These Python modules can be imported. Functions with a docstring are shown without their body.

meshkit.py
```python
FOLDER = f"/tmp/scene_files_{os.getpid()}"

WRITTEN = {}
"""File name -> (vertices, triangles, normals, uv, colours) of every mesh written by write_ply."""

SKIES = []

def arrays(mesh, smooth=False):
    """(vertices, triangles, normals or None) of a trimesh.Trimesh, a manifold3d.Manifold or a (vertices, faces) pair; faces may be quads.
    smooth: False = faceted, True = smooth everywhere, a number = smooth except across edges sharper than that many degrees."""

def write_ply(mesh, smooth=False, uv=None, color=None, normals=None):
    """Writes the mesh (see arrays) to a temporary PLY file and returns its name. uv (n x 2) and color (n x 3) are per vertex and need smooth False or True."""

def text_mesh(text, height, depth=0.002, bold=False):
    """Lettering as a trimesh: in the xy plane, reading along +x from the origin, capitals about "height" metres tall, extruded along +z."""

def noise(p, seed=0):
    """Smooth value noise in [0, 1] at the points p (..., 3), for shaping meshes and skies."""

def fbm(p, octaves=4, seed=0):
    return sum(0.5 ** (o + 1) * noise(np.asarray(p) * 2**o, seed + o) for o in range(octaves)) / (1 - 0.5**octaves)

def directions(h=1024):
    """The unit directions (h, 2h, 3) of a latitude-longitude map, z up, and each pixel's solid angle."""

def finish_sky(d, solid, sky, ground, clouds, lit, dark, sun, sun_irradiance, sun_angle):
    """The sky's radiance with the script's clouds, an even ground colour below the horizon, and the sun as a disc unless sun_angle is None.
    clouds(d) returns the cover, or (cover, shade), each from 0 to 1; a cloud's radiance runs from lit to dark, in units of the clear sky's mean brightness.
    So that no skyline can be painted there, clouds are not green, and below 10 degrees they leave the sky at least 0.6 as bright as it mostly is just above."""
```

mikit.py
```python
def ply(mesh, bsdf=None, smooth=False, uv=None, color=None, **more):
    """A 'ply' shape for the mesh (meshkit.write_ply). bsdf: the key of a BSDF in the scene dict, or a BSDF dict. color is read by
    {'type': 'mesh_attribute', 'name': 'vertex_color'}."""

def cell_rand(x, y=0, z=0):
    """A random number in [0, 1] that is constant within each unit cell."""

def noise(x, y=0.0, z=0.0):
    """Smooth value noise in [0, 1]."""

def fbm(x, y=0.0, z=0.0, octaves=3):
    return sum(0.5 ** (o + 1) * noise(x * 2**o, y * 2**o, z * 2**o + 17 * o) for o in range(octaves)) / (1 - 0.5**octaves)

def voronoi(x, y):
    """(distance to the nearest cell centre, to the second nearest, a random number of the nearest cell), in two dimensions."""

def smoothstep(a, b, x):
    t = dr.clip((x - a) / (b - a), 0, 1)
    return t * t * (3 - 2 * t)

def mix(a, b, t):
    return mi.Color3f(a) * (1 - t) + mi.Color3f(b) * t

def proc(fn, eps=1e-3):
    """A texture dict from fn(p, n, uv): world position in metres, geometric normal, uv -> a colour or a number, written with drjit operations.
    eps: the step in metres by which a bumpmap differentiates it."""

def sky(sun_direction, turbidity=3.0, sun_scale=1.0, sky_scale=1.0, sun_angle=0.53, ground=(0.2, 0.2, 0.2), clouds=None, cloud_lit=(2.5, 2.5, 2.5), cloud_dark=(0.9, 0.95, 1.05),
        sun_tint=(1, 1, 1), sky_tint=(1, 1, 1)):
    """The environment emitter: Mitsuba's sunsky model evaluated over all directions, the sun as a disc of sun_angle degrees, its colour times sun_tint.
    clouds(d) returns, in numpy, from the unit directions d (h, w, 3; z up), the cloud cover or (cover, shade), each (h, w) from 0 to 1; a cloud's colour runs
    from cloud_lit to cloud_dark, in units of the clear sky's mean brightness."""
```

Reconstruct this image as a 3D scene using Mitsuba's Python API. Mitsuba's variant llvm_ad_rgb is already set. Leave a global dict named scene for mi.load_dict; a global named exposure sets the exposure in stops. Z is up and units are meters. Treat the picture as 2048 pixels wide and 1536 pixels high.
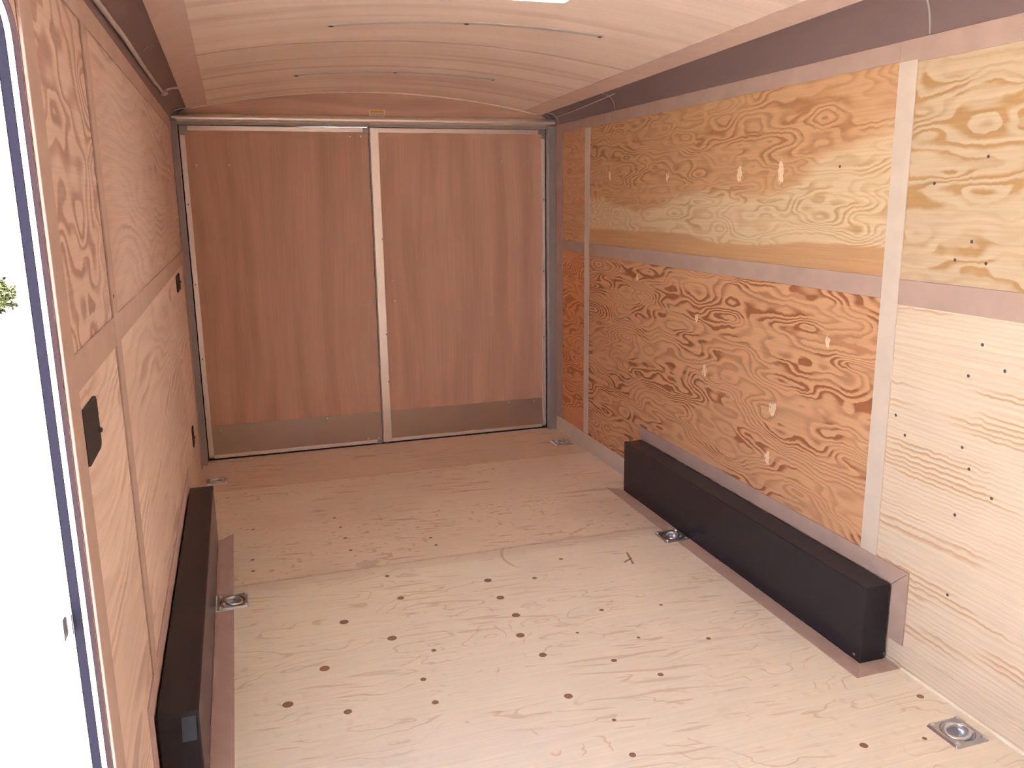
import math, random
import numpy as np
import trimesh
import mitsuba as mi
import drjit as dr
import mikit, meshkit
from mikit import noise, fbm, smoothstep, mix, proc
from shapely.geometry import Polygon, box as sbox
from shapely import affinity

T = mi.ScalarTransform4f
scene, labels = {}, {}
scene['type'] = 'scene'

# ------------------------------------------------------------------ camera, sky, sun, exposure
F_PX = 1689.03
yaw, pit, rol = 0.3109, -0.2154, -0.0126
C = np.array([0.2848, -5.1624, 1.5061])
FW = np.array([math.sin(yaw)*math.cos(pit), math.cos(yaw)*math.cos(pit), math.sin(pit)])
R0 = np.array([math.cos(yaw), -math.sin(yaw), 0.0]); U0 = np.cross(R0, FW)
RT = math.cos(rol)*R0 + math.sin(rol)*U0; UP = np.cross(RT, FW)
scene['camera'] = {'type': 'perspective', 'fov_axis': 'x', 'fov': 2*math.degrees(math.atan(1024/F_PX)),
                   'near_clip': 0.02, 'far_clip': 500.0,
                   'to_world': T().look_at(origin=C.tolist(), target=(C+FW).tolist(), up=UP.tolist())}
scene['sky'] = mikit.sky((0.28, -0.60, 0.75), turbidity=4.0, sun_scale=1.0, sky_scale=1.0, ground=(0.35, 0.34, 0.32), sky_tint=(0.92, 1.0, 1.16),
                         clouds=lambda d: (np.clip(meshkit.fbm(d*3.0+5, 4, 3)*1.6-0.25, 0, 1), 0.25), cloud_lit=(2.2, 2.2, 2.2))
exposure = 5.2

# ------------------------------------------------------------------ dimensions (metres; rear doors at y = 0, floor at z = 0)
W = 2.236          # inner width
HT = 1.953         # top of the side walls
YF = -5.85         # front wall
XE = 0.10          # ceiling edge, from the walls
def ze(y): return 2.018 + 0.0235*abs(y)
def zc(x, y): return ze(y) + 0.108*(1 - ((x - W/2)/(W/2 - XE))**2)
OPEN = (-4.62, -3.655, 0.0, 1.80)     # side door opening in the left wall: y0, y1, z0, z1

# ------------------------------------------------------------------ helpers
count = {}
def key_of(name, parent=None):
    k = (parent + '__' if parent else '') + name
    n = count.get(k, 0); count[k] = n + 1
    return k if n == 0 else f'{k}_{n:03d}'
def add(name, mesh, bsdf, parent=None, smooth=False, label=None, cat=None, group=None, kind=None, **more):
    k = key_of(name, parent)
    scene[k] = mikit.ply(mesh, bsdf, smooth, **more)
    tag(k, label, cat, group, kind)
    return k
def tag(k, label=None, cat=None, group=None, kind=None):
    d = {a: b for a, b in (('label', label), ('category', cat), ('group', group), ('kind', kind)) if b}
    if d: labels[k] = d
def thing(name, label, cat, group=None):
    k = key_of(name); tag(k, label, cat, group); return k
def struct(name, label=None):
    k = key_of(name); tag(k, label, kind='structure'); return k
def bx(x0, x1, y0, y1, z0, z1, c=0.0):
    """box, with chamfered edges where c > 0"""
    if c <= 0:
        m = trimesh.creation.box((x1-x0, y1-y0, z1-z0)); m.apply_translation(((x0+x1)/2, (y0+y1)/2, (z0+z1)/2)); return m
    pts = []
    for sx in (0, 1):
        for sy in (0, 1):
            for sz in (0, 1):
                p = np.array([(x0, x1)[sx], (y0, y1)[sy], (z0, z1)[sz]], float)
                s = np.array([1-2*sx, 1-2*sy, 1-2*sz])*c
                for k in range(3):
                    q = p + s; q[k] = p[k]; pts.append(q)
    return trimesh.convex.convex_hull(np.array(pts))
def cat(ms): return trimesh.util.concatenate(ms)
def extr(poly, plane, a0, a1):
    """extrude a shapely polygon: plane 'yz' along x, 'xz' along y, 'xy' along z"""
    m = trimesh.creation.extrude_polygon(poly, a1-a0, engine='earcut')
    v = np.array(m.vertices); u, w, h = v[:, 0], v[:, 1], v[:, 2] + a0
    if plane == 'yz': v2 = np.stack([h, u, w], 1)
    elif plane == 'xz': v2 = np.stack([u, h, w], 1)
    else: v2 = np.stack([u, w, h], 1)
    f = np.array(m.faces)
    if plane == 'xz': f = f[:, ::-1]
    return trimesh.Trimesh(v2, f, process=False)
def rrect(x0, x1, y0, y1, r): return sbox(x0+r, y0+r, x1-r, y1-r).buffer(r, quad_segs=6)
def tube(pts, r, sides=10):
    p = np.array(pts, float); t = np.gradient(p, axis=0); t /= np.linalg.norm(t, axis=1, keepdims=True)
    a = np.cross(t, [0.31, 0.17, 0.93]); a /= np.linalg.norm(a, axis=1, keepdims=True); b = np.cross(t, a)
    ang = np.arange(sides)*2*np.pi/sides
    v = (p[:, None] + r*(np.cos(ang)[None, :, None]*a[:, None] + np.sin(ang)[None, :, None]*b[:, None])).reshape(-1, 3)
    f = []
    for i in range(len(p)-1):
        for j in range(sides):
            q = [i*sides+j, i*sides+(j+1) % sides, (i+1)*sides+(j+1) % sides, (i+1)*sides+j]
            f += [[q[0], q[1], q[2]], [q[0], q[2], q[3]]]
    n = len(v); v = np.vstack([v, p[0], p[-1]])
    for j in range(sides):
        f.append([n, (j+1) % sides, j]); e = (len(p)-1)*sides
        f.append([n+1, e+j, e+(j+1) % sides])
    m = trimesh.Trimesh(v, f, process=False)
    if m.volume < 0: m.invert()
    return m
def slab(xs, ys, zf, th, skip=lambda x, y: False):
    """a sheet over the grid xs, ys whose underside is zf(x, y), th thick, without the cells that skip names"""
    nx, ny = len(xs), len(ys)
    lo = np.array([[x, y, zf(x, y)] for x in xs for y in ys]); hi = lo + [0, 0, th]
    v = np.vstack([lo, hi]); N = nx*ny; f = []
    cell = {(i, j): not skip((xs[i]+xs[i+1])/2, (ys[j]+ys[j+1])/2) for i in range(nx-1) for j in range(ny-1)}
    for (i, j), on in cell.items():
        if not on: continue
        a, b, c, d = i*ny+j, (i+1)*ny+j, (i+1)*ny+j+1, i*ny+j+1
        f += [[a, c, b], [a, d, c], [a+N, b+N, c+N], [a+N, c+N, d+N]]
        for (di, dj), (p, q) in (((0, -1), (a, b)), ((1, 0), (b, c)), ((0, 1), (c, d)), ((-1, 0), (d, a))):
            if not cell.get((i+di, j+dj), False): f += [[p, q, q+N], [p, q+N, p+N]]
    m = trimesh.Trimesh(v, f, process=False)
    if m.volume < 0: m.invert()
    return m
def dome(c, axis, r, h):
    """a flat round-headed screw or rivet"""
    n = 10; prof = [(r, 0), (r, h*0.35), (r*0.75, h*0.8), (r*0.35, h), (0, h)]
    v, f = [], []
    for (rr, hh) in prof[:-1]:
        for k in range(n): v.append((rr*math.cos(2*math.pi*k/n), rr*math.sin(2*math.pi*k/n), hh))
    v.append((0, 0, h))
    for i in range(len(prof)-2):
        for k in range(n):
            a, b = i*n+k, i*n+(k+1) % n
            f += [[a, b, b+n], [a, b+n, a+n]]
    e = (len(prof)-2)*n
    for k in range(n): f.append([e+k, e+(k+1) % n, len(v)-1])
    for k in range(1, n-1): f.append([0, k+1, k])
    m = trimesh.Trimesh(v, f, process=False)
    m.apply_transform(trimesh.geometry.align_vectors([0, 0, 1], axis)); m.apply_translation(c)
    return m

# ------------------------------------------------------------------ materials
def soft(c, d=0.30, g=1.10):
    l = 0.3*c[0] + 0.59*c[1] + 0.11*c[2]
    return [min(0.9, (a + (l-a)*d)*g) for a in c]
def col(*c): return mi.Color3f(*soft(c))
def rcol(*c): return mi.Color3f(*soft(c, 0.16, 1.10))
def pl(xs, ys, x):
    """piecewise linear through (xs, ys), xs rising"""
    out = mi.Float(ys[0])
    for a, b, c, d in zip(xs[:-1], xs[1:], ys[:-1], ys[1:]):
        out = dr.select(x > a, c + (d-c)*dr.clip((x-a)/(b-a), 0, 1), out)
    return out
def grain(u, v, s, lines, warp, su, sv, bu, bv, cut, fine, blob):
    """growth rings of a rotary-cut veneer, 0 in the early wood to 1 in the late wood; u runs along the grain.
    lines, warp, su, sv shape the rings; where the patches bu x bv exceed cut, the late wood shows broad and dark."""
    v = v + 0.006*(noise(u*34.0, v*30.0, s + 5) - 0.5) + 0.003*noise(u*90.0, v*60.0, s + 6)
    a = fbm(u*su + s*7.3, v*sv + s*3.1, s, 3)
    h = v*lines + warp*a
    r = h - dr.floor(h)
    ring = smoothstep(0.25, 0.78, r)*(1 - smoothstep(0.84, 1.0, r))
    b = fbm(u*bu + 3*s, v*bv, s + 9, 3)
    patch = smoothstep(cut, cut + 0.14, b)
    return dr.clip(ring*(fine*(0.4 + noise(u*3.0, v*9.0, s + 1)) + blob*patch), 0, 1), b
def wood_right(p, n, uv):
    y, z = p.y, p.z
    up, near, far = z > 1.215, y < -2.99, y > -0.58
    s = dr.select(up, 1.0, 4.0) + dr.select(near, 11.0, 0.0) + dr.select(far, 23.0, 0.0)
    low_near = near & ~up
    q = lambda p3, p4, p1, p2: dr.select(near, dr.select(up, mi.Float(p3), mi.Float(p4)), dr.select(up, mi.Float(p1), mi.Float(p2)))
    k, b = grain(y, z, s, q(14.0, 60.0, 14.0, 20.0), q(10.0, 7.0, 13.0, 15.0), q(2.3, .4, 2.4, 2.0), q(8.5, 5.0, 9.0, 7.5),
                 q(4.6, 2.2, 3.5, 4.0), q(19.0, 15.0, 15.0, 17.0), q(.47, .57, .54, .50), q(.32, .24, .46, .48), q(.9, .75, .5, .95))
    fine = noise(y*6.0, z*260.0, s)
    # heartwood and sapwood of the upper middle sheet
    wob = 0.05*(noise(y*5.0, z*16.0, 2.0) - 0.5)
    hi_b = pl([-2.974, -2.662, -2.401, -1.829, -1.628, -1.271, -0.584], [1.727, 1.653, 1.529, 1.516, 1.484, 1.433, 1.499], y) + 1.2*wob
    lo_b = pl([-2.93, -2.541, -2.254, -1.951, -1.71, -0.588], [1.340, 1.342, 1.316, 1.312, 1.342, 1.333], y) + 0.15*wob
    sap = smoothstep(-0.012, 0.012, z - lo_b)*(1 - smoothstep(-0.03, 0.03, z - hi_b))
    bottom = 1 - smoothstep(-0.006, 0.006, z - lo_b)
    c1 = mix(mix(rcol(.575, .335, .15), rcol(.40, .18, .055), k*(1-0.75*bottom)), mix(rcol(.645, .49, .285), rcol(.47, .28, .10), k*0.85), sap)
    c1 = mix(c1, rcol(.515, .29, .12), 0.8*bottom)
    c2 = mix(rcol(.61, .335, .155), rcol(.34, .115, .035), k)
    c3 = mix(rcol(.535, .415, .26), rcol(.43, .25, .085), k)
    c4 = mix(rcol(.645, .535, .40), rcol(.50, .30, .13), k*0.9)
    cf = dr.select(up, mix(rcol(.60, .33, .16), rcol(.47, .22, .085), k), mix(rcol(.66, .29, .095), rcol(.46, .165, .045), k))
    c = dr.select(near, dr.select(up, c3, c4), dr.select(far, cf, dr.select(up, c1, c2)))
    # pale chips
    for cy, cz, ry, rz in ((-.863, 1.622, .02, .035), (-1.511, 1.599, .018, .03), (-2.119, 1.594, .03, .035), (-2.392, 1.591, .025, .055), (-1.819, .973, .018, .022),
                           (-1.904, .75, .025, .035), (-2.716, 1.004, .016, .03), (-2.42, .691, .03, .035), (-2.405, .486, .022, .035), (-1.218, 1.105, .02, .02)):
        d = dr.square((y-cy)/(0.8*ry)) + dr.square((z-cz)/(0.8*rz)) + 1.6*(noise(y*170, z*95) - 0.5)
        c = mix(c, rcol(.84, .66, .45), (1 - smoothstep(0.55, 0.95, d))*0.85)
    return c*(0.93 + 0.12*fine)
def wood_left(p, n, uv):
    y, z = p.y, p.z
    up, near = z > 1.215, y < -2.99
    s = 31.0 + dr.select(up, 1.0, 4.0) + dr.select(near, 11.0, 0.0)
    strong = up & near
    q = lambda a_, b_: dr.select(strong, mi.Float(a_), mi.Float(b_))
    k, b = grain(y, z, s, q(9.0, 18.0), q(9.0, 8.0), q(3.6, 1.0), q(5.5, 4.5), q(9.0, 2.0), q(12.0, 9.0), q(.48, .58), q(.75, .22), q(.5, .35))
    fine = noise(y*6.0, z*260.0, s)
    base = dr.select(up, mix(col(.59, .42, .34), col(.54, .36, .28), smoothstep(0.35, 0.65, fbm(y*1.3, z*2.0, s, 2))), mix(col(.70, .525, .43), col(.60, .43, .335), smoothstep(0.35, 0.65, fbm(y*1.3, z*2.0, s, 2))))
    return mix(base, col(.42, .235, .175), k)*(0.94 + 0.1*fine)
def wood_floor(p, n, uv):
    x, y = p.x, p.y
    rear, mid = y > -0.61, y > -1.83
    s = 51.0 + dr.select(rear, 2.0, dr.select(mid, 5.0, 9.0))
    a = fbm(x*2.4 + s, y*7.0 + s, s, 3)
    h = y*7.0 + x*1.0 + 9.0*a + 0.25*noise(x*40.0, y*70.0, s)
    r = h - dr.floor(h)
    k = smoothstep(0.78, 0.91, r)*(1 - smoothstep(0.93, 1.0, r))
    k = k*smoothstep(0.44, 0.66, fbm(x*5.0, y*17.0, s + 2, 2))
    fleck = smoothstep(0.74, 0.86, noise(x*14.0 + 60.0*y, y*45.0, 7.0))*smoothstep(0.45, 0.7, fbm(x*3, y*4, 9.0, 2))
    near_c = mix(col(.77, .70, .54), col(.62, .46, .29), k*0.65)
    rear_c = col(.69, .52, .36)
    mid_c = mix(mix(dr.select(rear, rear_c, col(.745, .61, .445)), col(.60, .41, .25), k*0.4), col(.47, .28, .17), fleck*0.55)
    c = dr.select(mid, mid_c, mix(near_c, col(.50, .30, .17), fleck*0.35))
    spots = smoothstep(0.80, 0.90, noise(x*34.0, y*52.0, 8.0))*smoothstep(0.42, 0.62, fbm(x*2.5, y*3.0, 19.0, 2))
    c = mix(c, col(.44, .25, .15), spots*dr.select(mid & ~rear, 0.45, 0.10))
    dirt = smoothstep(0.5, 0.8, fbm(x*2.1, y*2.6, 77.0, 3))
    c = mix(c, col(.50, .36, .25), dirt*dr.select(mid, 0.22, 0.10))
    seam_d = smoothstep(-1.95, -1.835, y)*smoothstep(-1.80, -1.835, y)
    c = mix(c, col(.50, .34, .22), seam_d*0.35)
    # rub marks: an arc, a dark cross, a grey scuff
    d = dr.abs(dr.sqrt(dr.square(x-1.46) + dr.square(y+1.93)) - 0.185)
    c = mix(c, col(.36, .22, .13), (1 - smoothstep(0.004, 0.009, d))*smoothstep(1.335, 1.29, x)*smoothstep(-2.06, -2.0, y)*0.4)
    for ax, ay, bx_, by in ((1.80, -2.05, 1.775, -2.16), (1.75, -2.135, 1.79, -2.11)):
        tx, ty = bx_-ax, by-ay; t = dr.clip(((x-ax)*tx + (y-ay)*ty)/(tx*tx+ty*ty), 0, 1)
        d = dr.sqrt(dr.square(x-ax-t*tx) + dr.square(y-ay-t*ty)) + 0.004*noise(x*150, y*150)
        c = mix(c, col(.20, .10, .06), (1 - smoothstep(0.004, 0.010, d))*0.8)
    d = dr.square((x-0.72)/0.06) + dr.square((y+1.79)/0.05)
    c = mix(c, col(.42, .32, .24), (1 - smoothstep(0.3, 1.0, d + noise(x*70, y*90) - 0.5))*0.5)
    return c*(0.95 + 0.08*noise(x*8.0, y*240.0, 1.0))
def lauan(u, v, s, a, b):
    st = 0.5 + 0.75*(fbm(u*11.0, v*0.9, s, 3) - 0.5); fi = noise(u*160.0, v*5.0, s)
    return mix(col(*a), col(*b), smoothstep(0.3, 0.72, st))*(0.94 + 0.1*fi)
def wood_door(p, n, uv):
    wav = 0.05*noise(p.x*3.0, p.z*1.6, 3.0)
    return lauan(p.x + wav, p.z, 5.0 + dr.select(p.x > 1.1, 3.0, 0.0), (.70, .40, .265), (.60, .33, .205))
def wood_header(p, n, uv):
    return lauan(p.z*2.0 + 0.25*noise(p.x*1.6, 0.0, 4.0), p.x, 9.0, (.70, .43, .31), (.58, .34, .23))
def wood_ceiling(p, n, uv):
    x, y = p.x, p.y
    st = fbm(x*0.5 + 3, y*7.0, 13.0, 3)
    st2 = smoothstep(0.60, 0.78, fbm(x*0.6, y*9.0 + 0.3*noise(x*1.5, y), 23.0, 2))
    c = mix(col(.80, .665, .56), col(.76, .61, .50), smoothstep(0.35, 0.65, st))
    ln = mi.Float(0.0); wv = y + 0.035*(noise(x*2.3, 0.0, 3.0) - 0.5) + 0.01*(noise(x*9.0, 1.0, 3.0) - 0.5)
    for yy, wd, am in ((-1.45, .016, .45), (-1.10, .03, .25), (-0.86, .03, .3), (-0.50, .018, .25), (-2.05, .05, .15)):
        ln = dr.maximum(ln, am*(1 - smoothstep(0.3, 1.0, dr.abs(wv - yy)/wd)))
    c = mix(c, col(.50, .30, .21), ln)
    return mix(c, col(.44, .25, .165), st2*0.22)*(0.95 + 0.08*noise(x*6.0, y*180.0, 1.0))
def speck(c, amt=0.1):
    c = col(*c)
    return lambda p, n, uv: c*(1 - amt + 2*amt*fbm((p.x+p.y)*18, (p.z+p.x)*18, 4.0, 2))

def mat(k, color, rough=0.7, spec=0.3, metallic=0.0, **more):
    if callable(color): color = proc(color)
    else: color = {'type': 'rgb', 'value': list(color)}
    scene['m_'+k] = {'type': 'principled', 'base_color': color, 'roughness': rough, 'specular': spec, 'metallic': metallic, **more}
mat('wood_right', wood_right, 0.62)
mat('wood_left', wood_left, 0.62)
mat('wood_floor', wood_floor, 0.55)
mat('wood_door', wood_door, 0.5)
mat('wood_header', wood_header, 0.5)
mat('wood_ceiling', wood_ceiling, 0.55)
mat('ceiling_edge', speck((.62, .44, .36), .05), 0.55)
mat('batten_pink', speck((.45, .30, .235), .07), 0.75)
mat('batten_pale', speck((.59, .50, .40), .05), 0.75)
mat('batten_red', speck((.50, .32, .29), .06), 0.7)
mat('caulk', (.86, .80, .66), 0.6)
mat('backing', (.42, .28, .18), 0.8)
mat('alu', (.95, .93, .91), 0.33, 0.5, 0.85)
mat('alu_dull', (.42, .42, .43), 0.4, 0.5, 0.8)
mat('kick', (.53, .45, .40), 0.28, 0.5, 0.8)
mat('steel_grey', (.36, .345, .355), 0.45, 0.5, 0.2)
mat('zinc', (.74, .75, .78), 0.20, 0.5, 0.95)
mat('zinc_pan', (.50, .51, .54), 0.24, 0.5, 0.85)
mat('strip', (.62, .60, .58), 0.4, 0.5, 0.3)
mat('zinc_dark', (.20, .20, .21), 0.35, 0.5, 0.9)
mat('cove', (.205, .15, .15), 0.5, 0.4, 0.0)
mat('black_metal', (.027, .025, .031), 0.20, 0.2, 0.0)
mat('black_plate', (.035, .035, .038), 0.55, 0.35)
mat('rubber', (.022, .02, .035), 0.7, 0.1)
mat('rubber_brown', (.055, .032, .036), 0.7, 0.1)
mat('white_metal', (.86, .86, .88), 0.35, 0.5)
mat('white_plastic', (.85, .85, .85), 0.4, 0.5)
mat('cable', (.52, .47, .46), 0.5)
mat('caulk_grey', (.40, .36, .34), 0.6)
mat('spot', (.30, .175, .11), 0.7)
mat('nail', (.10, .085, .085), 0.5)
mat('sticker', (.85, .76, .70), 0.5)
mat('orange', (.75, .38, .03), 0.5)
mat('print', (.38, .30, .27), 0.5)
mat('gravel', speck((.60, .60, .60), .12), 0.9)
mat('leaf', (.07, .08, .035), 0.7, 0.1)
mat('bark', (.20, .14, .09), 0.9)
scene['m_lid'] = {'type': 'principledthin', 'base_color': {'type': 'rgb', 'value': [.92, .92, .92]}, 'roughness': 0.6, 'diff_trans': 1.9, 'spec_trans': 0.0}

# ------------------------------------------------------------------ outdoors
add('ground', bx(-60, 60, -60, 60, -0.75, -0.55), 'm_gravel', label='pale gravel ground outside the side door', kind='structure')

# ------------------------------------------------------------------ floor
fl = struct('floor', 'plywood floor of the cargo trailer')
add('subfloor', bx(-0.05, W+0.05, YF, 0.03, -0.06, -0.020), 'm_backing', fl)
RINGS = ((2.150, -0.37), (0.088, -0.42), (0.169, -1.968), (2.068, -1.957), (2.139, -3.510))
for (a, b) in ((-0.608, -0.002), (-1.828, -0.612), (-4.268, -1.832), (YF, -4.272)):
    g = sbox(0.0, a, W, b)
    for (x, y) in RINGS: g = g.difference(affinity.translate(sbox(-1, -1, 1, 1).centroid.buffer(0.046, quad_segs=8), x, y))
    add('plywood_sheet', extr(g, 'xy', -0.019, 0.0), 'm_wood_floor', fl)
big, small = 0.017, 0.010
for x, y, r in ((.773, -1.935, small), (.789, -2.148, .014), (.557, -2.268, big), (.703, -2.443, big), (.457, -2.566, big), (.329, -2.737, big), (.499, -2.835, .013), (.760, -2.873, .011),
                (.752, -2.736, small), (.824, -2.572, .009), (1.152, -2.111, .016), (1.155, -2.273, .016), (1.168, -2.427, .016), (1.136, -2.573, .016), (1.166, -2.722, .014), (1.158, -2.976, .014),
                (1.337, -2.155, .010), (1.506, -2.016, .009), (1.333, -2.623, .006), (1.483, -2.495, .009), (1.711, -2.532, .007), (1.378, -2.833, .010), (1.522, -2.724, .007),
                (1.749, -2.81, .009), (1.484, -2.96, .010), (2.177, -3.33, .011), (1.85, -3.469, .012), (2.033, -3.499, .007), (1.24, -3.134, .007), (1.221, -3.297, .010),
                (.66, -1.47, .009), (.665, -1.62, .009), (.655, -1.33, .008), (1.03, -1.60, .009), (1.035, -1.69, .009), (.25, -1.58, .009), (.25, -1.70, .009), (.64, -1.20, .008), (.26, -1.22, .008)):
    add('screw', dome((x, y, 0.0), (0, 0, 1), r, 0.0009), 'm_spot', fl)

# ------------------------------------------------------------------ right wall
wr = struct('wall_right', 'plywood right wall with pinkish cover strips')
add('backing', bx(W+0.012, W+0.05, YF, 0.05, -0.05, 2.335), 'm_backing', wr)
for (y0, y1, z0, z1) in ((-2.998, -0.602, 1.217, HT), (-2.998, -0.602, 0.0, 1.213), (-5.43, -3.002, 1.217, HT), (-5.43, -3.002, 0.0, 1.213),
                         (-0.598, -0.06, 1.217, HT), (-0.598, -0.06, 0.0, 1.213), (YF, -5.434, 1.217, HT), (YF, -5.434, 0.0, 1.213)):
    add('panel', bx(W, W+0.012, y0, y1, z0, z1, 0.001), 'm_wood_right', wr)
def bat(parent, x, side, y0, y1, z0, z1, m='m_batten_pink', th=0.004):
    add('batten', bx(x-th, x, y0, y1, z0, z1, 0.0012) if side > 0 else bx(x, x+th, y0, y1, z0, z1, 0.0012), m, parent)
bat(wr, W, 1, -2.962, -0.592, 1.183, 1.252); bat(wr, W, 1, -5.85, -3.036, 1.172, 1.250); bat(wr, W, 1, -0.526, -0.17, 1.186, 1.250)
bat(wr, W, 1, -2.962, -0.06, 1.895, HT); bat(wr, W, 1, -5.85, -2.962, 1.885, HT)
bat(wr, W, 1, -0.592, -0.526, 0.105, 1.895, 'm_batten_pale', .005); bat(wr, W, 1, -3.036, -2.962, 0.33, 1.893, 'm_batten_pale', .005)
bat(wr, W, 1, -0.17, -0.06, 0.105, 1.895)
bat(wr, W, 1, -1.31, -0.06, 0.0, 0.100, 'm_batten_pale'); bat(wr, W, 1, -5.85, -3.18, 0.0, 0.080, 'm_wood_right', .003)
bat(wr, W, 1, -5.47, -5.40, 0.080, 1.885, 'm_batten_pale', .005)
add('caulk_bead', tube([(W-0.001, y, 0.002) for y in np.linspace(-3.19, -5.8, 30)], 0.0068, 8), 'm_caulk', wr)
for y, z in ((-3.317, 1.603), (-3.137, 1.536), (-3.291, 1.375), (-3.239, 1.321), (-3.346, 1.318), (-3.327, 1.0), (-3.332, .79), (-3.331, .583), (-3.335, .33), (-3.363, 1.095), (-3.444, 1.036),
             (-3.066, .822), (-3.363, .734), (-3.448, .674), (-3.111, .768), (-2.719, 1.6)):
    add('nail', dome((W, y, z), (-1, 0, 0), 0.0050, 0.001), 'm_nail', wr)

# ------------------------------------------------------------------ left wall with the side door opening
wl = struct('wall_left', 'plywood left wall with the open side doorway')
o = rrect(OPEN[0], OPEN[1], -0.30, OPEN[3], 0.055).intersection(sbox(-9, OPEN[2], 9, 9))
def holed(p, grow): return p.difference(o.buffer(grow, quad_segs=6).intersection(sbox(-9, -9 if grow else OPEN[2], 9, 9)))
add('backing', extr(holed(sbox(YF, -0.05, 0.05, 2.335), 0.004).buffer(0), 'yz', -0.05, -0.033), 'm_white_metal', wl)
for (y0, y1, z0, z1) in ((-2.998, -0.09, 1.217, HT), (-2.998, -0.09, 0.0, 1.213), (YF, -3.002, 1.217, HT), (YF, -3.002, 0.0, 1.213)):
    g = sbox(y0, z0, y1, z1).difference(o)
    for q in getattr(g, 'geoms', [g]): add('panel', extr(q, 'yz', -0.010, 0.0), 'm_wood_left', wl)
bat(wl, 0.0, -1, -2.952, -0.10, 1.183, 1.250); bat(wl, 0.0, -1, -3.56, -3.028, 1.183, 1.250)
bat(wl, 0.0, -1, -3.56, -0.10, 1.895, HT)
bat(wl, 0.0, -1, -3.028, -2.952, 0.33, 1.895, 'm_batten_pink', .005); bat(wl, 0.0, -1, -3.652, -3.562, 0.0, HT, 'm_batten_pink', .006)
bat(wl, 0.0, -1, -0.17, -0.09, 0.0, 1.183)
def edging(name, inset, x0, x1, m, lab):
    ring = o.buffer(0.012).difference(o.buffer(-inset)).intersection(sbox(-9, 0.0, 9, 9))
    add(name, extr(ring, 'yz', x0, x1), m, wl, label=lab)
edging('gasket', 0.002, -0.0075, -0.0003, 'm_rubber_brown', 'dark seal between plywood and doorway edging')
edging('jamb', 0.003, -0.0165, -0.0080, 'm_white_metal', 'white metal edging of the side doorway')
edging('gasket', 0.004, -0.0300, -0.0172, 'm_rubber', 'black rubber seal of the side doorway')
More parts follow.
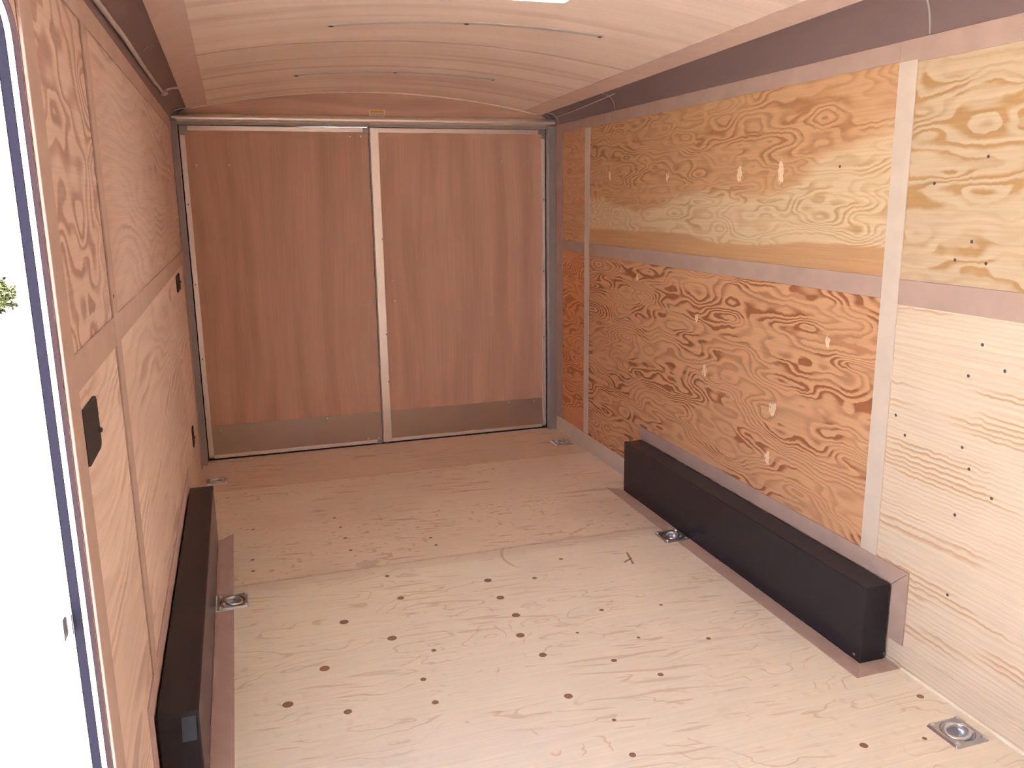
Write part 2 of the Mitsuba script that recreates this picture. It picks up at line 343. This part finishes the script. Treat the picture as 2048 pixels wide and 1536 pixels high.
add('sill', bx(-0.05, 0.0, OPEN[0]+0.004, OPEN[1]-0.004, -0.03, -0.001, 0.002), 'm_alu', wl)
add('nail', dome((0, -3.004, 1.297), (1, 0, 0), 0.008, 0.006), 'm_nail', wl)

# ------------------------------------------------------------------ front wall (behind the camera)
wf = struct('wall_front', 'plywood front wall')
add('panel', bx(-0.05, W+0.05, YF-0.04, YF, -0.05, 2.35), 'm_wood_left', wf)

# ------------------------------------------------------------------ ceiling
VX, VY = (0.995, 1.40), (-2.74, -2.325)     # roof vent opening
ce = struct('ceiling', 'arched plywood ceiling')
EX = 0.185
xs = sorted(set(list(np.linspace(EX, W-EX, 25)) + list(VX)))
ys = sorted(set(list(np.linspace(YF, -1.457, 26)) + list(VY)))
inv = lambda x, y: VX[0] < x < VX[1] and VY[0] < y < VY[1]
add('panel', slab(xs, ys, zc, 0.006, inv), 'm_wood_ceiling', ce, smooth=30)
add('panel', slab(xs, list(np.linspace(-1.450, 0.0, 12)), zc, 0.006), 'm_wood_ceiling', ce, smooth=30)
for s in (0, 1):
    ex = list(np.linspace(XE-0.012, EX+0.012, 5)); ex = ex if s == 0 else [W-e for e in ex][::-1]
    add('edge_strip', slab(ex, list(np.linspace(YF, 0.0, 20)), lambda x, y: zc(x, y)-0.0025, 0.002), 'm_ceiling_edge', ce, smooth=30)
roof = slab([-0.05, 0.05, VX[0]-0.004, VX[1]+0.004, W-0.05, W+0.05], [YF-0.04, VY[0]-0.004, VY[1]+0.004, 0.04], lambda x, y: 2.33, 0.01, inv)
add('seam_backing', slab(list(np.linspace(EX, W-EX, 25)), [-1.49, -1.42], lambda x, y: zc(x, y)+0.0065, 0.004), 'm_batten_red', ce, smooth=30)
add('roof_skin', roof, 'm_white_metal', ce)

# coves along both walls
def cove(s, name, lab):
    t = struct(name, lab)
    ys = np.linspace(YF, -0.0, 24); tt = np.linspace(0, 1, 9); rows, outs = [], []
    for y in ys:
        p0, p1, p2 = np.array([0.0, HT-0.002]), np.array([0.004, ze(y)+0.006]), np.array([XE, ze(y)])
        row = np.array([(1-a)**2*p0 + 2*a*(1-a)*p1 + a*a*p2 for a in tt])
        rows.append(row)
    v = []; nt = len(tt)
    for y, row in zip(ys, rows):
        for x, z in row: v.append((x, y, z))
    N = len(v)
    for y, row in zip(ys, rows):
        tg = np.gradient(row, axis=0); nn = np.stack([-tg[:, 1], tg[:, 0]], 1); nn /= np.linalg.norm(nn, axis=1, keepdims=True)
        for (x, z), (a, b) in zip(row, nn): v.append((x+0.004*a, y, z+0.004*b))
    f = []
    for i in range(len(ys)-1):
        for j in range(nt-1):
            a, b, c, d = i*nt+j, i*nt+j+1, (i+1)*nt+j+1, (i+1)*nt+j
            f += [[a, b, c], [a, c, d], [a+N, c+N, b+N], [a+N, d+N, c+N]]
        for j in (0, nt-1):
            a, d = i*nt+j, (i+1)*nt+j
            f += [[a, d, d+N], [a, d+N, a+N]] if j == 0 else [[a, d+N, d], [a, a+N, d+N]]
    m = trimesh.Trimesh(v, f, process=False)
    if s: m.vertices[:, 0] = W - m.vertices[:, 0]; m.invert()
    if m.volume < 0: m.invert()
    add('channel', m, 'm_cove', t, smooth=40)
    return t
def cove_pt(s, y, a, off=0.0):
    p0, p1, p2 = np.array([0.0, HT-0.002]), np.array([0.004, ze(y)+0.006]), np.array([XE, ze(y)])
    q = (1-a)**2*p0 + 2*a*(1-a)*p1 + a*a*p2; tg = 2*(1-a)*(p1-p0) + 2*a*(p2-p1); nn = np.array([tg[1], -tg[0]]); nn /= np.linalg.norm(nn)
    q = q + off*nn
    return (q[0] if not s else W-q[0], y, q[1])
cl = cove(0, 'trim_1', 'dark bronze cove along the top of the left wall')
cr = cove(1, 'trim_2', 'dark bronze cove along the top of the right wall')
def seam(t, s, y, r, a0=0.02, a1=0.98, m='m_caulk_grey'):
    add('seam_bead', tube([cove_pt(s, y, a, 0.001) for a in np.linspace(a0, a1, 10)], r, 8), m, t)
seam(cl, 0, -0.75, 0.008, 0.40, 0.98, 'm_cable'); seam(cl, 0, -1.75, 0.002, 0.5, 0.8)
seam(cr, 1, -0.10, 0.005); seam(cr, 1, -0.92, 0.0025); seam(cr, 1, -3.07, 0.003)

# ------------------------------------------------------------------ rear wall: valance, header bar, jambs
wb = struct('wall_rear', 'rear end wall around the double doors')
xx = np.linspace(0.0, W, 41)
top = [(x, (zc(x, 0)+0.004 if XE <= x <= W-XE else cove_pt(0, 0, 0.0)[2] + (ze(0)-HT)*min(1, (min(x, W-x)/XE))**0.5)) for x in xx]
add('valance_panel', extr(Polygon([(0, 1.93)] + [(W, 1.93)] + top[::-1]), 'xz', -0.004, 0.03), 'm_wood_header', wb)
add('arch_bead', tube([(x, -0.008, zc(x, 0)-0.003) for x in np.linspace(XE+0.01, W-XE-0.01, 40)], 0.0045, 6), 'm_caulk', wb)
for s in (0, 1):
    c = [cove_pt(s, -0.006, a, 0.002) for a in np.linspace(0.02, 1, 10)]
    add('corner_bead', tube(c, 0.005, 6), 'm_alu_dull', wb)
bar = Polygon([(-0.030 + 0.022*math.cos(a), 1.966 + 0.021*math.sin(a)) for a in np.linspace(math.pi*0.5, math.pi*1.5, 12)] + [(-0.004, 1.945), (-0.004, 1.987)])
hb = extr(bar, 'yz', 0.004, W-0.004)
add('header_bar', hb, 'm_alu', wb, smooth=35, label='rounded aluminium bar above the rear doors')
add('header_reveal', extr(Polygon([(0.0, 1.928), (0.60, 1.930), (1.076, 1.9355), (1.084, 1.928), (W, 1.928), (W, 1.946), (0.0, 1.946)]), 'xz', -0.012, 0.03), 'm_steel_grey', wb)
add('jamb_post', bx(0.0, 0.032, -0.085, 0.03, 0.0, 1.945, 0.002), 'm_steel_grey', wb)
add('jamb_post', bx(2.186, W, -0.055, 0.03, 0.0, 1.945, 0.002), 'm_steel_grey', wb)
add('sill', bx(0.03, 2.19, -0.004, 0.03, -0.03, 0.001), 'm_steel_grey', wb)

gap = Polygon([(0.60, 1.931), (1.076, 1.9275), (1.076, 1.9355)])      # daylight shows over the left leaf
add('rear_skin', extr(sbox(-0.05, -0.06, W+0.05, 2.335).difference(gap), 'xz', 0.036, 0.05), 'm_white_metal', wb)
# ------------------------------------------------------------------ rear double doors
def leaf(name, lab, x0, x1, post, screws):
    d = struct(name, lab)
    add('door_panel', bx(x0, x1, 0.006, 0.035, 0.012, 1.925), 'm_wood_door', d)
    add('kick_plate', bx(x0+0.004, x1-0.004, 0.0035, 0.006, 0.014, 0.210), 'm_kick', d, label='brushed metal kick plate')
    add('frame_rail', bx(x0+0.03, x1-0.03, -0.004, 0.006, 1.898, 1.926, 0.002), 'm_alu', d)
    add('frame_rail', bx(x0+0.03, x1-0.03, -0.004, 0.006, 0.010, 0.030, 0.002), 'm_alu', d)
    xo = (x0, x0+0.028) if post else (x1-0.024, x1)
    add('frame_stile', bx(xo[0], xo[1], -0.004, 0.006, 0.025, 1.880, 0.002), 'm_alu', d)
    xc = (x0, x0+0.045) if post else (x1-0.045, x1)
    L = [(xc[0], 1.926), (xc[1], 1.926), (xc[1], 1.898), (xo[1] if post else xo[1], 1.898), (xo[1], 1.872), (xo[0], 1.872)] if post else [(xc[1], 1.926), (xc[0], 1.926), (xc[0], 1.898), (xo[0], 1.898), (xo[0], 1.872), (xo[1], 1.872)]
    add('corner_bracket', extr(Polygon(L), 'xz', -0.005, 0.006), 'm_alu_dull', d)
    xi = (x1-0.035, x1) if post else (x0, x0+0.035)
    add('corner_bracket', bx(xi[0], xi[1], -0.004, 0.006, 1.893, 1.926, 0.001), 'm_alu_dull', d)
    add('corner_bracket', bx(xi[0], xi[1], -0.004, 0.006, 0.006, 0.030, 0.001), 'm_alu_dull', d)
    add('gasket', cat([bx(x0-0.005, x0+0.001, 0.0, 0.03, 0.0, 1.93), bx(x1-0.001, x1+0.005, 0.0, 0.03, 0.0, 1.93), bx(x0, x1, 0.0, 0.03, 0.0, 0.010)]), 'm_rubber', d)
    for (x, z) in screws:
        add('screw', dome((x, 0.006 if z > 0.21 else 0.0035, z), (0, -1, 0), 0.0075, 0.0045), 'm_zinc', d)
    for z in (1.5, 1.05, 0.62):
        add('rivet', dome((sum(xo)/2, -0.004, z), (0, -1, 0), 0.004, 0.002), 'm_nail', d)
    return d
leaf('door_1', 'left leaf of the reddish plywood rear double doors', 0.038, 1.078, True,
     ((.111, 1.714), (.285, 1.714), (.97, 1.878), (1.034, 1.878), (.985, .906), (1.052, .903), (.117, .177), (.295, .176), (.988, .040), (1.055, .040), (.743, .196)))
d2 = leaf('door_2', 'right leaf of the reddish plywood rear double doors', 1.090, 2.180, False,
     ((1.183, 1.026), (1.193, .902), (1.897, 1.738), (2.07, 1.738), (1.921, .193), (2.096, .195)))
add('astragal', bx(1.083, 1.136, -0.012, 0.008, 0.012, 1.926, 0.003), 'm_alu', d2, label='aluminium cover strip where the doors meet')
for z in (1.28, .70, .40): add('rivet', dome((1.13, -0.012, z), (0, -1, 0), 0.004, 0.002), 'm_nail', d2)
add('strike_edge', bx(1.078, 1.084, -0.008, 0.03, 0.012, 1.926), 'm_steel_grey', d2)

# ------------------------------------------------------------------ wheel boxes
def wheel_box(s, lab):
    t = thing('wheel_box', lab, 'wheel box')
    X = lambda a, b: (a, b) if s == 0 else (W-b, W-a)
    h, w, y0, y1 = 0.267, 0.107, -3.118, -1.318
    a, b = X(0.0085, w)
    add('body', bx(a, b, y0, y1, 0.0005, h, 0.0035), 'm_black_metal', t)
    a, b = X(0.0085, w+0.0012)
    add('top_cover', bx(a, b, y0-0.0012, y1+0.0012, h-0.013, h+0.0012, 0.003), 'm_black_metal', t)
    m = 'm_batten_red' if s == 0 else 'm_batten_pink'
    cutout = sbox(.10, -2.04, .24, -1.896) if s == 0 else sbox(2.0, -2.022, W-w-.0005, -1.892)
    def mitre(pts, plane, c0, c1):
        g = Polygon(pts) if plane == 'yz' else Polygon(pts).difference(cutout)
        for q_ in getattr(g, 'geoms', [g]): add('batten' if plane == 'yz' else 'cover_strip', extr(q_, plane, c0, c1), m, (wl if s == 0 else wr) if plane == 'yz' else t)
    k = lambda x: x if s == 0 else W-x
    q = 0.066; e = 0.0008
    fp = lambda pts: [(k(x), y) for x, y in pts]
    mitre(fp([(w+.002, y0), (w+q, y0-q), (w+q, y1+q), (w+.002, y1)]), 'xy', 0.0002, 0.004)
    mitre(fp([(0.0085, y0-.002), (w+.001, y0-.002), (w+q-e, y0-q), (0.0085, y0-q)]), 'xy', 0.0002, 0.004)
    c0, c1 = (0.0002, 0.004) if s == 0 else (W-0.0075, W-0.0002)
    if s == 1: c0, c1 = W-0.0062, W-0.0002
    mitre([(y0, h+.003), (y1, h+.003), (y1+q, h+q), (y0-q, h+q)], 'yz', c0, c1)
    mitre([(y0-.002, h+.002), (y0-q, h+q-e), (y0-q, 0.082), (y0-.002, 0.082)], 'yz', c0, c1)
    if s == 0:
        tab = extr(Polygon([(y0-.0012, .256), (y0-.0012, .205), (y0-.030, .205)]), 'yz', .066, .100)
        add('tab', tab, 'm_black_metal', t, label='bent metal tab catching the daylight')
    add('bolt', dome((k(w), y0+0.03, 0.02), (1 if s == 0 else -1, 0, 0), 0.006, 0.003), 'm_zinc_dark', t)
    add('bolt', dome((k(0.012), y0, 0.02), (0, -1, 0), 0.006, 0.003), 'm_zinc_dark', t)
wheel_box(0, 'long black metal wheel box along the foot of the left wall')
wheel_box(1, 'long black metal wheel box along the foot of the right wall')

# ------------------------------------------------------------------ D-ring tie-downs in the floor
def d_ring(x, y, rot, lab, tilt):
    t = thing('tie_down_ring', lab, 'tie-down ring', 'recessed tie-down rings in the floor')
    P = rrect(-.058, .058, -.058, .058, .007).difference(Polygon([(.044*math.cos(a), .044*math.sin(a)) for a in np.linspace(0, 2*math.pi, 33)[:-1]]))
    pan = extr(P, 'xy', 0.0001, 0.007)
    v = np.array(pan.vertices); hi = v[:, 2] > 0.003; outer = (np.abs(v[:, :2]).max(1) > 0.048) & hi
    v[outer, :2] *= 0.93; inner = (np.hypot(v[:, 0], v[:, 1]) < 0.046) & hi; v[inner, :2] *= 1.06; pan.vertices = v
    pr = [(0.0, -.0160), (.014, -.0152), (.028, -.0115), (.038, -.0040), (.0425, .0040), (.0448, .0066), (.0448, .0040), (.0440, -.0040), (.030, -.0150), (.016, -.0178), (0.0, -.0182)]
    dish = trimesh.creation.revolve(np.array(pr), sections=32)
    if dish.volume < 0: dish.invert()
    ringm = trimesh.creation.torus(0.0320, 0.0058, major_sections=32, minor_sections=10); ringm.apply_transform(trimesh.transformations.rotation_matrix(tilt, [0, 1, 0])); ringm.apply_translation((0.002, 0, 0.0055))
    strap = bx(-0.008-.031, 0.008-.031, -0.024, 0.024, 0.001, 0.0130, 0.003)
    M = trimesh.transformations.rotation_matrix(rot, [0, 0, 1]); M[:3, 3] = (x, y, 0.0)
    def put(n, m, b, **k): m.apply_transform(M); add(n, m, b, t, **k)
    put('pan', pan, 'm_zinc_pan'); put('dish', dish, 'm_zinc', smooth=50)
    put('ring', ringm, 'm_zinc', smooth=40); put('strap', strap, 'm_zinc')
    for sx in (-1, 1):
        for sy in (-1, 1): put('screw', dome((sx*.047, sy*.047, .007), (0, 0, 1), .0085, .0055), 'm_zinc')
d_ring(2.150, -0.37, 0.0, 'small grey tie-down ring plate in the far right floor corner by the rear doors', .12)
d_ring(0.088, -0.42, 0.0, 'small grey tie-down ring plate behind the far end of the left wheel box', .12)
d_ring(0.169, -1.968, 0.0, 'silver tie-down ring plate in the red strip beside the left wheel box', .15)
d_ring(2.068, -1.957, math.pi, 'silver tie-down ring plate against the foot of the right black wheel box', .15)
d_ring(2.139, -3.510, math.pi, 'shiny tie-down ring plate in the near right floor corner', .15)

# ------------------------------------------------------------------ black plates on the left wall
def plate(y0, y1, z0, z1, lab):
    t = thing('cover_plate', lab, 'cover plate')
    add('face', extr(rrect(y0, y1, z0, z1, 0.018), 'yz', 0.0002, 0.005), 'm_black_plate', t)
    add('knob', dome((0.005, y1-0.012, z0+0.035), (1, 0, 0), 0.006, 0.006), 'm_black_plate', t)
plate(-3.548, -3.390, 1.042, 1.146, 'large black plate on the left wall beside the open doorway')
plate(-0.80, -0.56, 1.085, 1.165, 'black plate on the left wall near the rear door, just under the horizontal strip')
plate(-0.72, -0.62, 0.285, 0.385, 'thin dark plate low on the left wall near the rear door')

# ------------------------------------------------------------------ latch catch on the doorway edge
lc = thing('latch_catch', 'small silver latch catch on the edge of the side doorway', 'latch')
yo = OPEN[1]-0.004
add('base_plate', bx(-0.0425, -0.0302, yo-0.012, yo-0.006, 0.785, 0.822, 0.0008), 'm_zinc_pan', lc)
add('hook', bx(-0.0425, -0.0395, yo-0.030, yo-0.011, 0.785, 0.822, 0.001), 'm_zinc_dark', lc)

# ------------------------------------------------------------------ cables in the coves
def cable(s, pts, r, lab):
    p = np.array([cove_pt(s, y, a, r + off) for y, a, off in pts])
    t = np.linspace(0, len(p)-1, 60); i = np.minimum(t.astype(int), len(p)-2); u = (t-i)[:, None]
    u = u*u*(3-2*u)*0.3 + u*0.7
    add('cable', tube(p[i]*(1-u) + p[i+1]*u, r, 8), 'm_cable', None, smooth=50, label=lab, cat='cable')
cable(0, [(-3.0, .12, .0), (-2.6, .16, .002), (-2.2, .20, .004), (-1.7, .24, .002), (-1.2, .30, 0), (-0.78, .40, 0)], 0.0075, 'pale cable running along the dark left cove')
cable(1, [(-1.0, .62, .0), (-0.8, .55, .0), (-0.5, .46, .001), (-0.2, .40, 0), (-0.11, .38, 0)], 0.0035, 'thin pale cable in the right cove at the rear corner')
cb = thing('cable_clamp', 'round grey putty knob where the left cable ends by the rear door', 'clamp')
kn = trimesh.creation.icosphere(2, 0.020); kn.apply_scale((1, 1, .8)); kn.apply_translation(cove_pt(0, -0.765, .42, 0.004)); add('body', kn, 'm_cable', cb, smooth=True)

# ------------------------------------------------------------------ thin curved strips across the ceiling
def ceil_strip(ya, yb, x0, x1, lab):
    t = thing('ceiling_strip', lab, 'metal strip')
    xs = np.linspace(x0, x1, 26); yo = lambda x: ya + (yb-ya)*(x-x0)/(x1-x0)
    m = slab(list(xs), [-0.013, -0.010, 0.010, 0.013], lambda x, yy: zc(x, yo(x)+yy) - (0.005 if abs(yy) < 0.0115 else 0.003), 0.0045)
    m.vertices[:, 1] += yo(m.vertices[:, 0])
    add('strip', m, 'm_strip', t, smooth=40)
    for x in (x0+0.012, (x0+x1)/2-0.01, x1-0.012):
        add('screw', dome((x, yo(x), zc(x, yo(x))-0.005), (0, 0, -1), 0.0095, 0.003), 'm_nail', t)
ceil_strip(-1.765, -1.894, 0.674, 1.729, 'thin metal strip across the ceiling nearer the roof vent')
ceil_strip(-0.660, -0.740, 0.622, 1.634, 'thin metal strip across the ceiling nearer the rear doors')

# ------------------------------------------------------------------ roof vent
rv = thing('roof_vent', 'white roof vent glowing with daylight at the top of the ceiling', 'roof vent')
def vent_frame():
    po = rrect(VX[0]-.03, VX[1]+.03, VY[0]-.03, VY[1]+.03, .035); pi_ = rrect(VX[0]+.004, VX[1]-.004, VY[0]+.004, VY[1]-.004, .02)
    m = extr(po.difference(pi_), 'xy', 0.0, 0.006)
    m = m.subdivide_to_size(0.05); v = np.array(m.vertices); v[:, 2] += [zc(x, y) - 0.0075 for x, y in v[:, :2]]
    return trimesh.Trimesh(v, m.faces, process=False)
add('frame', vent_frame(), 'm_white_plastic', rv)
zt = 2.36
curb = extr(sbox(VX[0]+.001, VY[0]+.001, VX[1]-.001, VY[1]-.001).difference(sbox(VX[0]+.006, VY[0]+.006, VX[1]-.006, VY[1]-.006)), 'xy', 2.145, zt)
add('curb', curb, 'm_white_plastic', rv)
gx, gy = np.meshgrid(np.linspace(VX[0], VX[1], 13), np.linspace(VY[0], VY[1], 13), indexing='ij')
gz = zt + 0.002 + 0.05*(1-((gx-gx.mean())/.19)**4)*(1-((gy-gy.mean())/.19)**4)
ff = [[i*13+j, (i+1)*13+j, (i+1)*13+j+1, i*13+j+1] for i in range(12) for j in range(12)]
add('lid', (np.stack([gx, gy, gz], -1).reshape(-1, 3), ff), 'm_lid', rv, smooth=True)

# ------------------------------------------------------------------ sticker on the valance
st = thing('sticker', 'small white label with an orange band above the rear doors', 'sticker')
add('paper', bx(1.086, 1.180, -0.0052, -0.0042, 1.984, 2.026), 'm_sticker', st)
add('band', bx(1.094, 1.172, -0.0058, -0.0050, 2.010, 2.022), 'm_orange', st)
add('print_lines', cat([bx(1.096, 1.172, -0.0058, -0.0050, z, z+0.002) for z in (2.004, 1.998)]), 'm_print', st)

# ------------------------------------------------------------------ bushes outside, seen through the doorway
def bush(x, y, h, r, seed, lab):
    rng = np.random.default_rng(seed); t = thing('bush', lab, 'bush')
    stems = [tube([(x, y, -.56), (x + .3*r*math.cos(a), y + .3*r*math.sin(a), -.55+h*.4), (x + .7*r*math.cos(a), y + .7*r*math.sin(a), -.55+h*.8)], 0.02, 6) for a in rng.uniform(0, 6.3, 7)]
    add('stems', cat(stems), 'm_bark', t)
    n = 2500; d = rng.normal(size=(n, 3)); d /= np.linalg.norm(d, axis=1, keepdims=True)
    c = d*rng.uniform(.55, 1, (n, 1))**.6*[r, r, h*.5]*(0.75 + 0.5*meshkit.noise(d*3, seed)[:, None]) + [x, y, -.55+h*.55]
    a = rng.normal(size=(n, 3)); a /= np.linalg.norm(a, axis=1, keepdims=True); b = np.cross(a, d); b /= np.linalg.norm(b, axis=1, keepdims=True)
    L, Wd = .07, .03
    v = np.stack([c-a*L, c+b*Wd, c+a*L, c-b*Wd], 1).reshape(-1, 3); f = np.arange(4*n).reshape(n, 4)
    v2 = np.vstack([v, v]); f2 = np.vstack([f, f[:, ::-1] + 4*n])
    add('foliage', (v2, f2), 'm_leaf', t, kind='stuff')
bush(-4.45, 12.4, 0.85, 0.88, 5, 'pale green bush outside, seen through the open doorway')
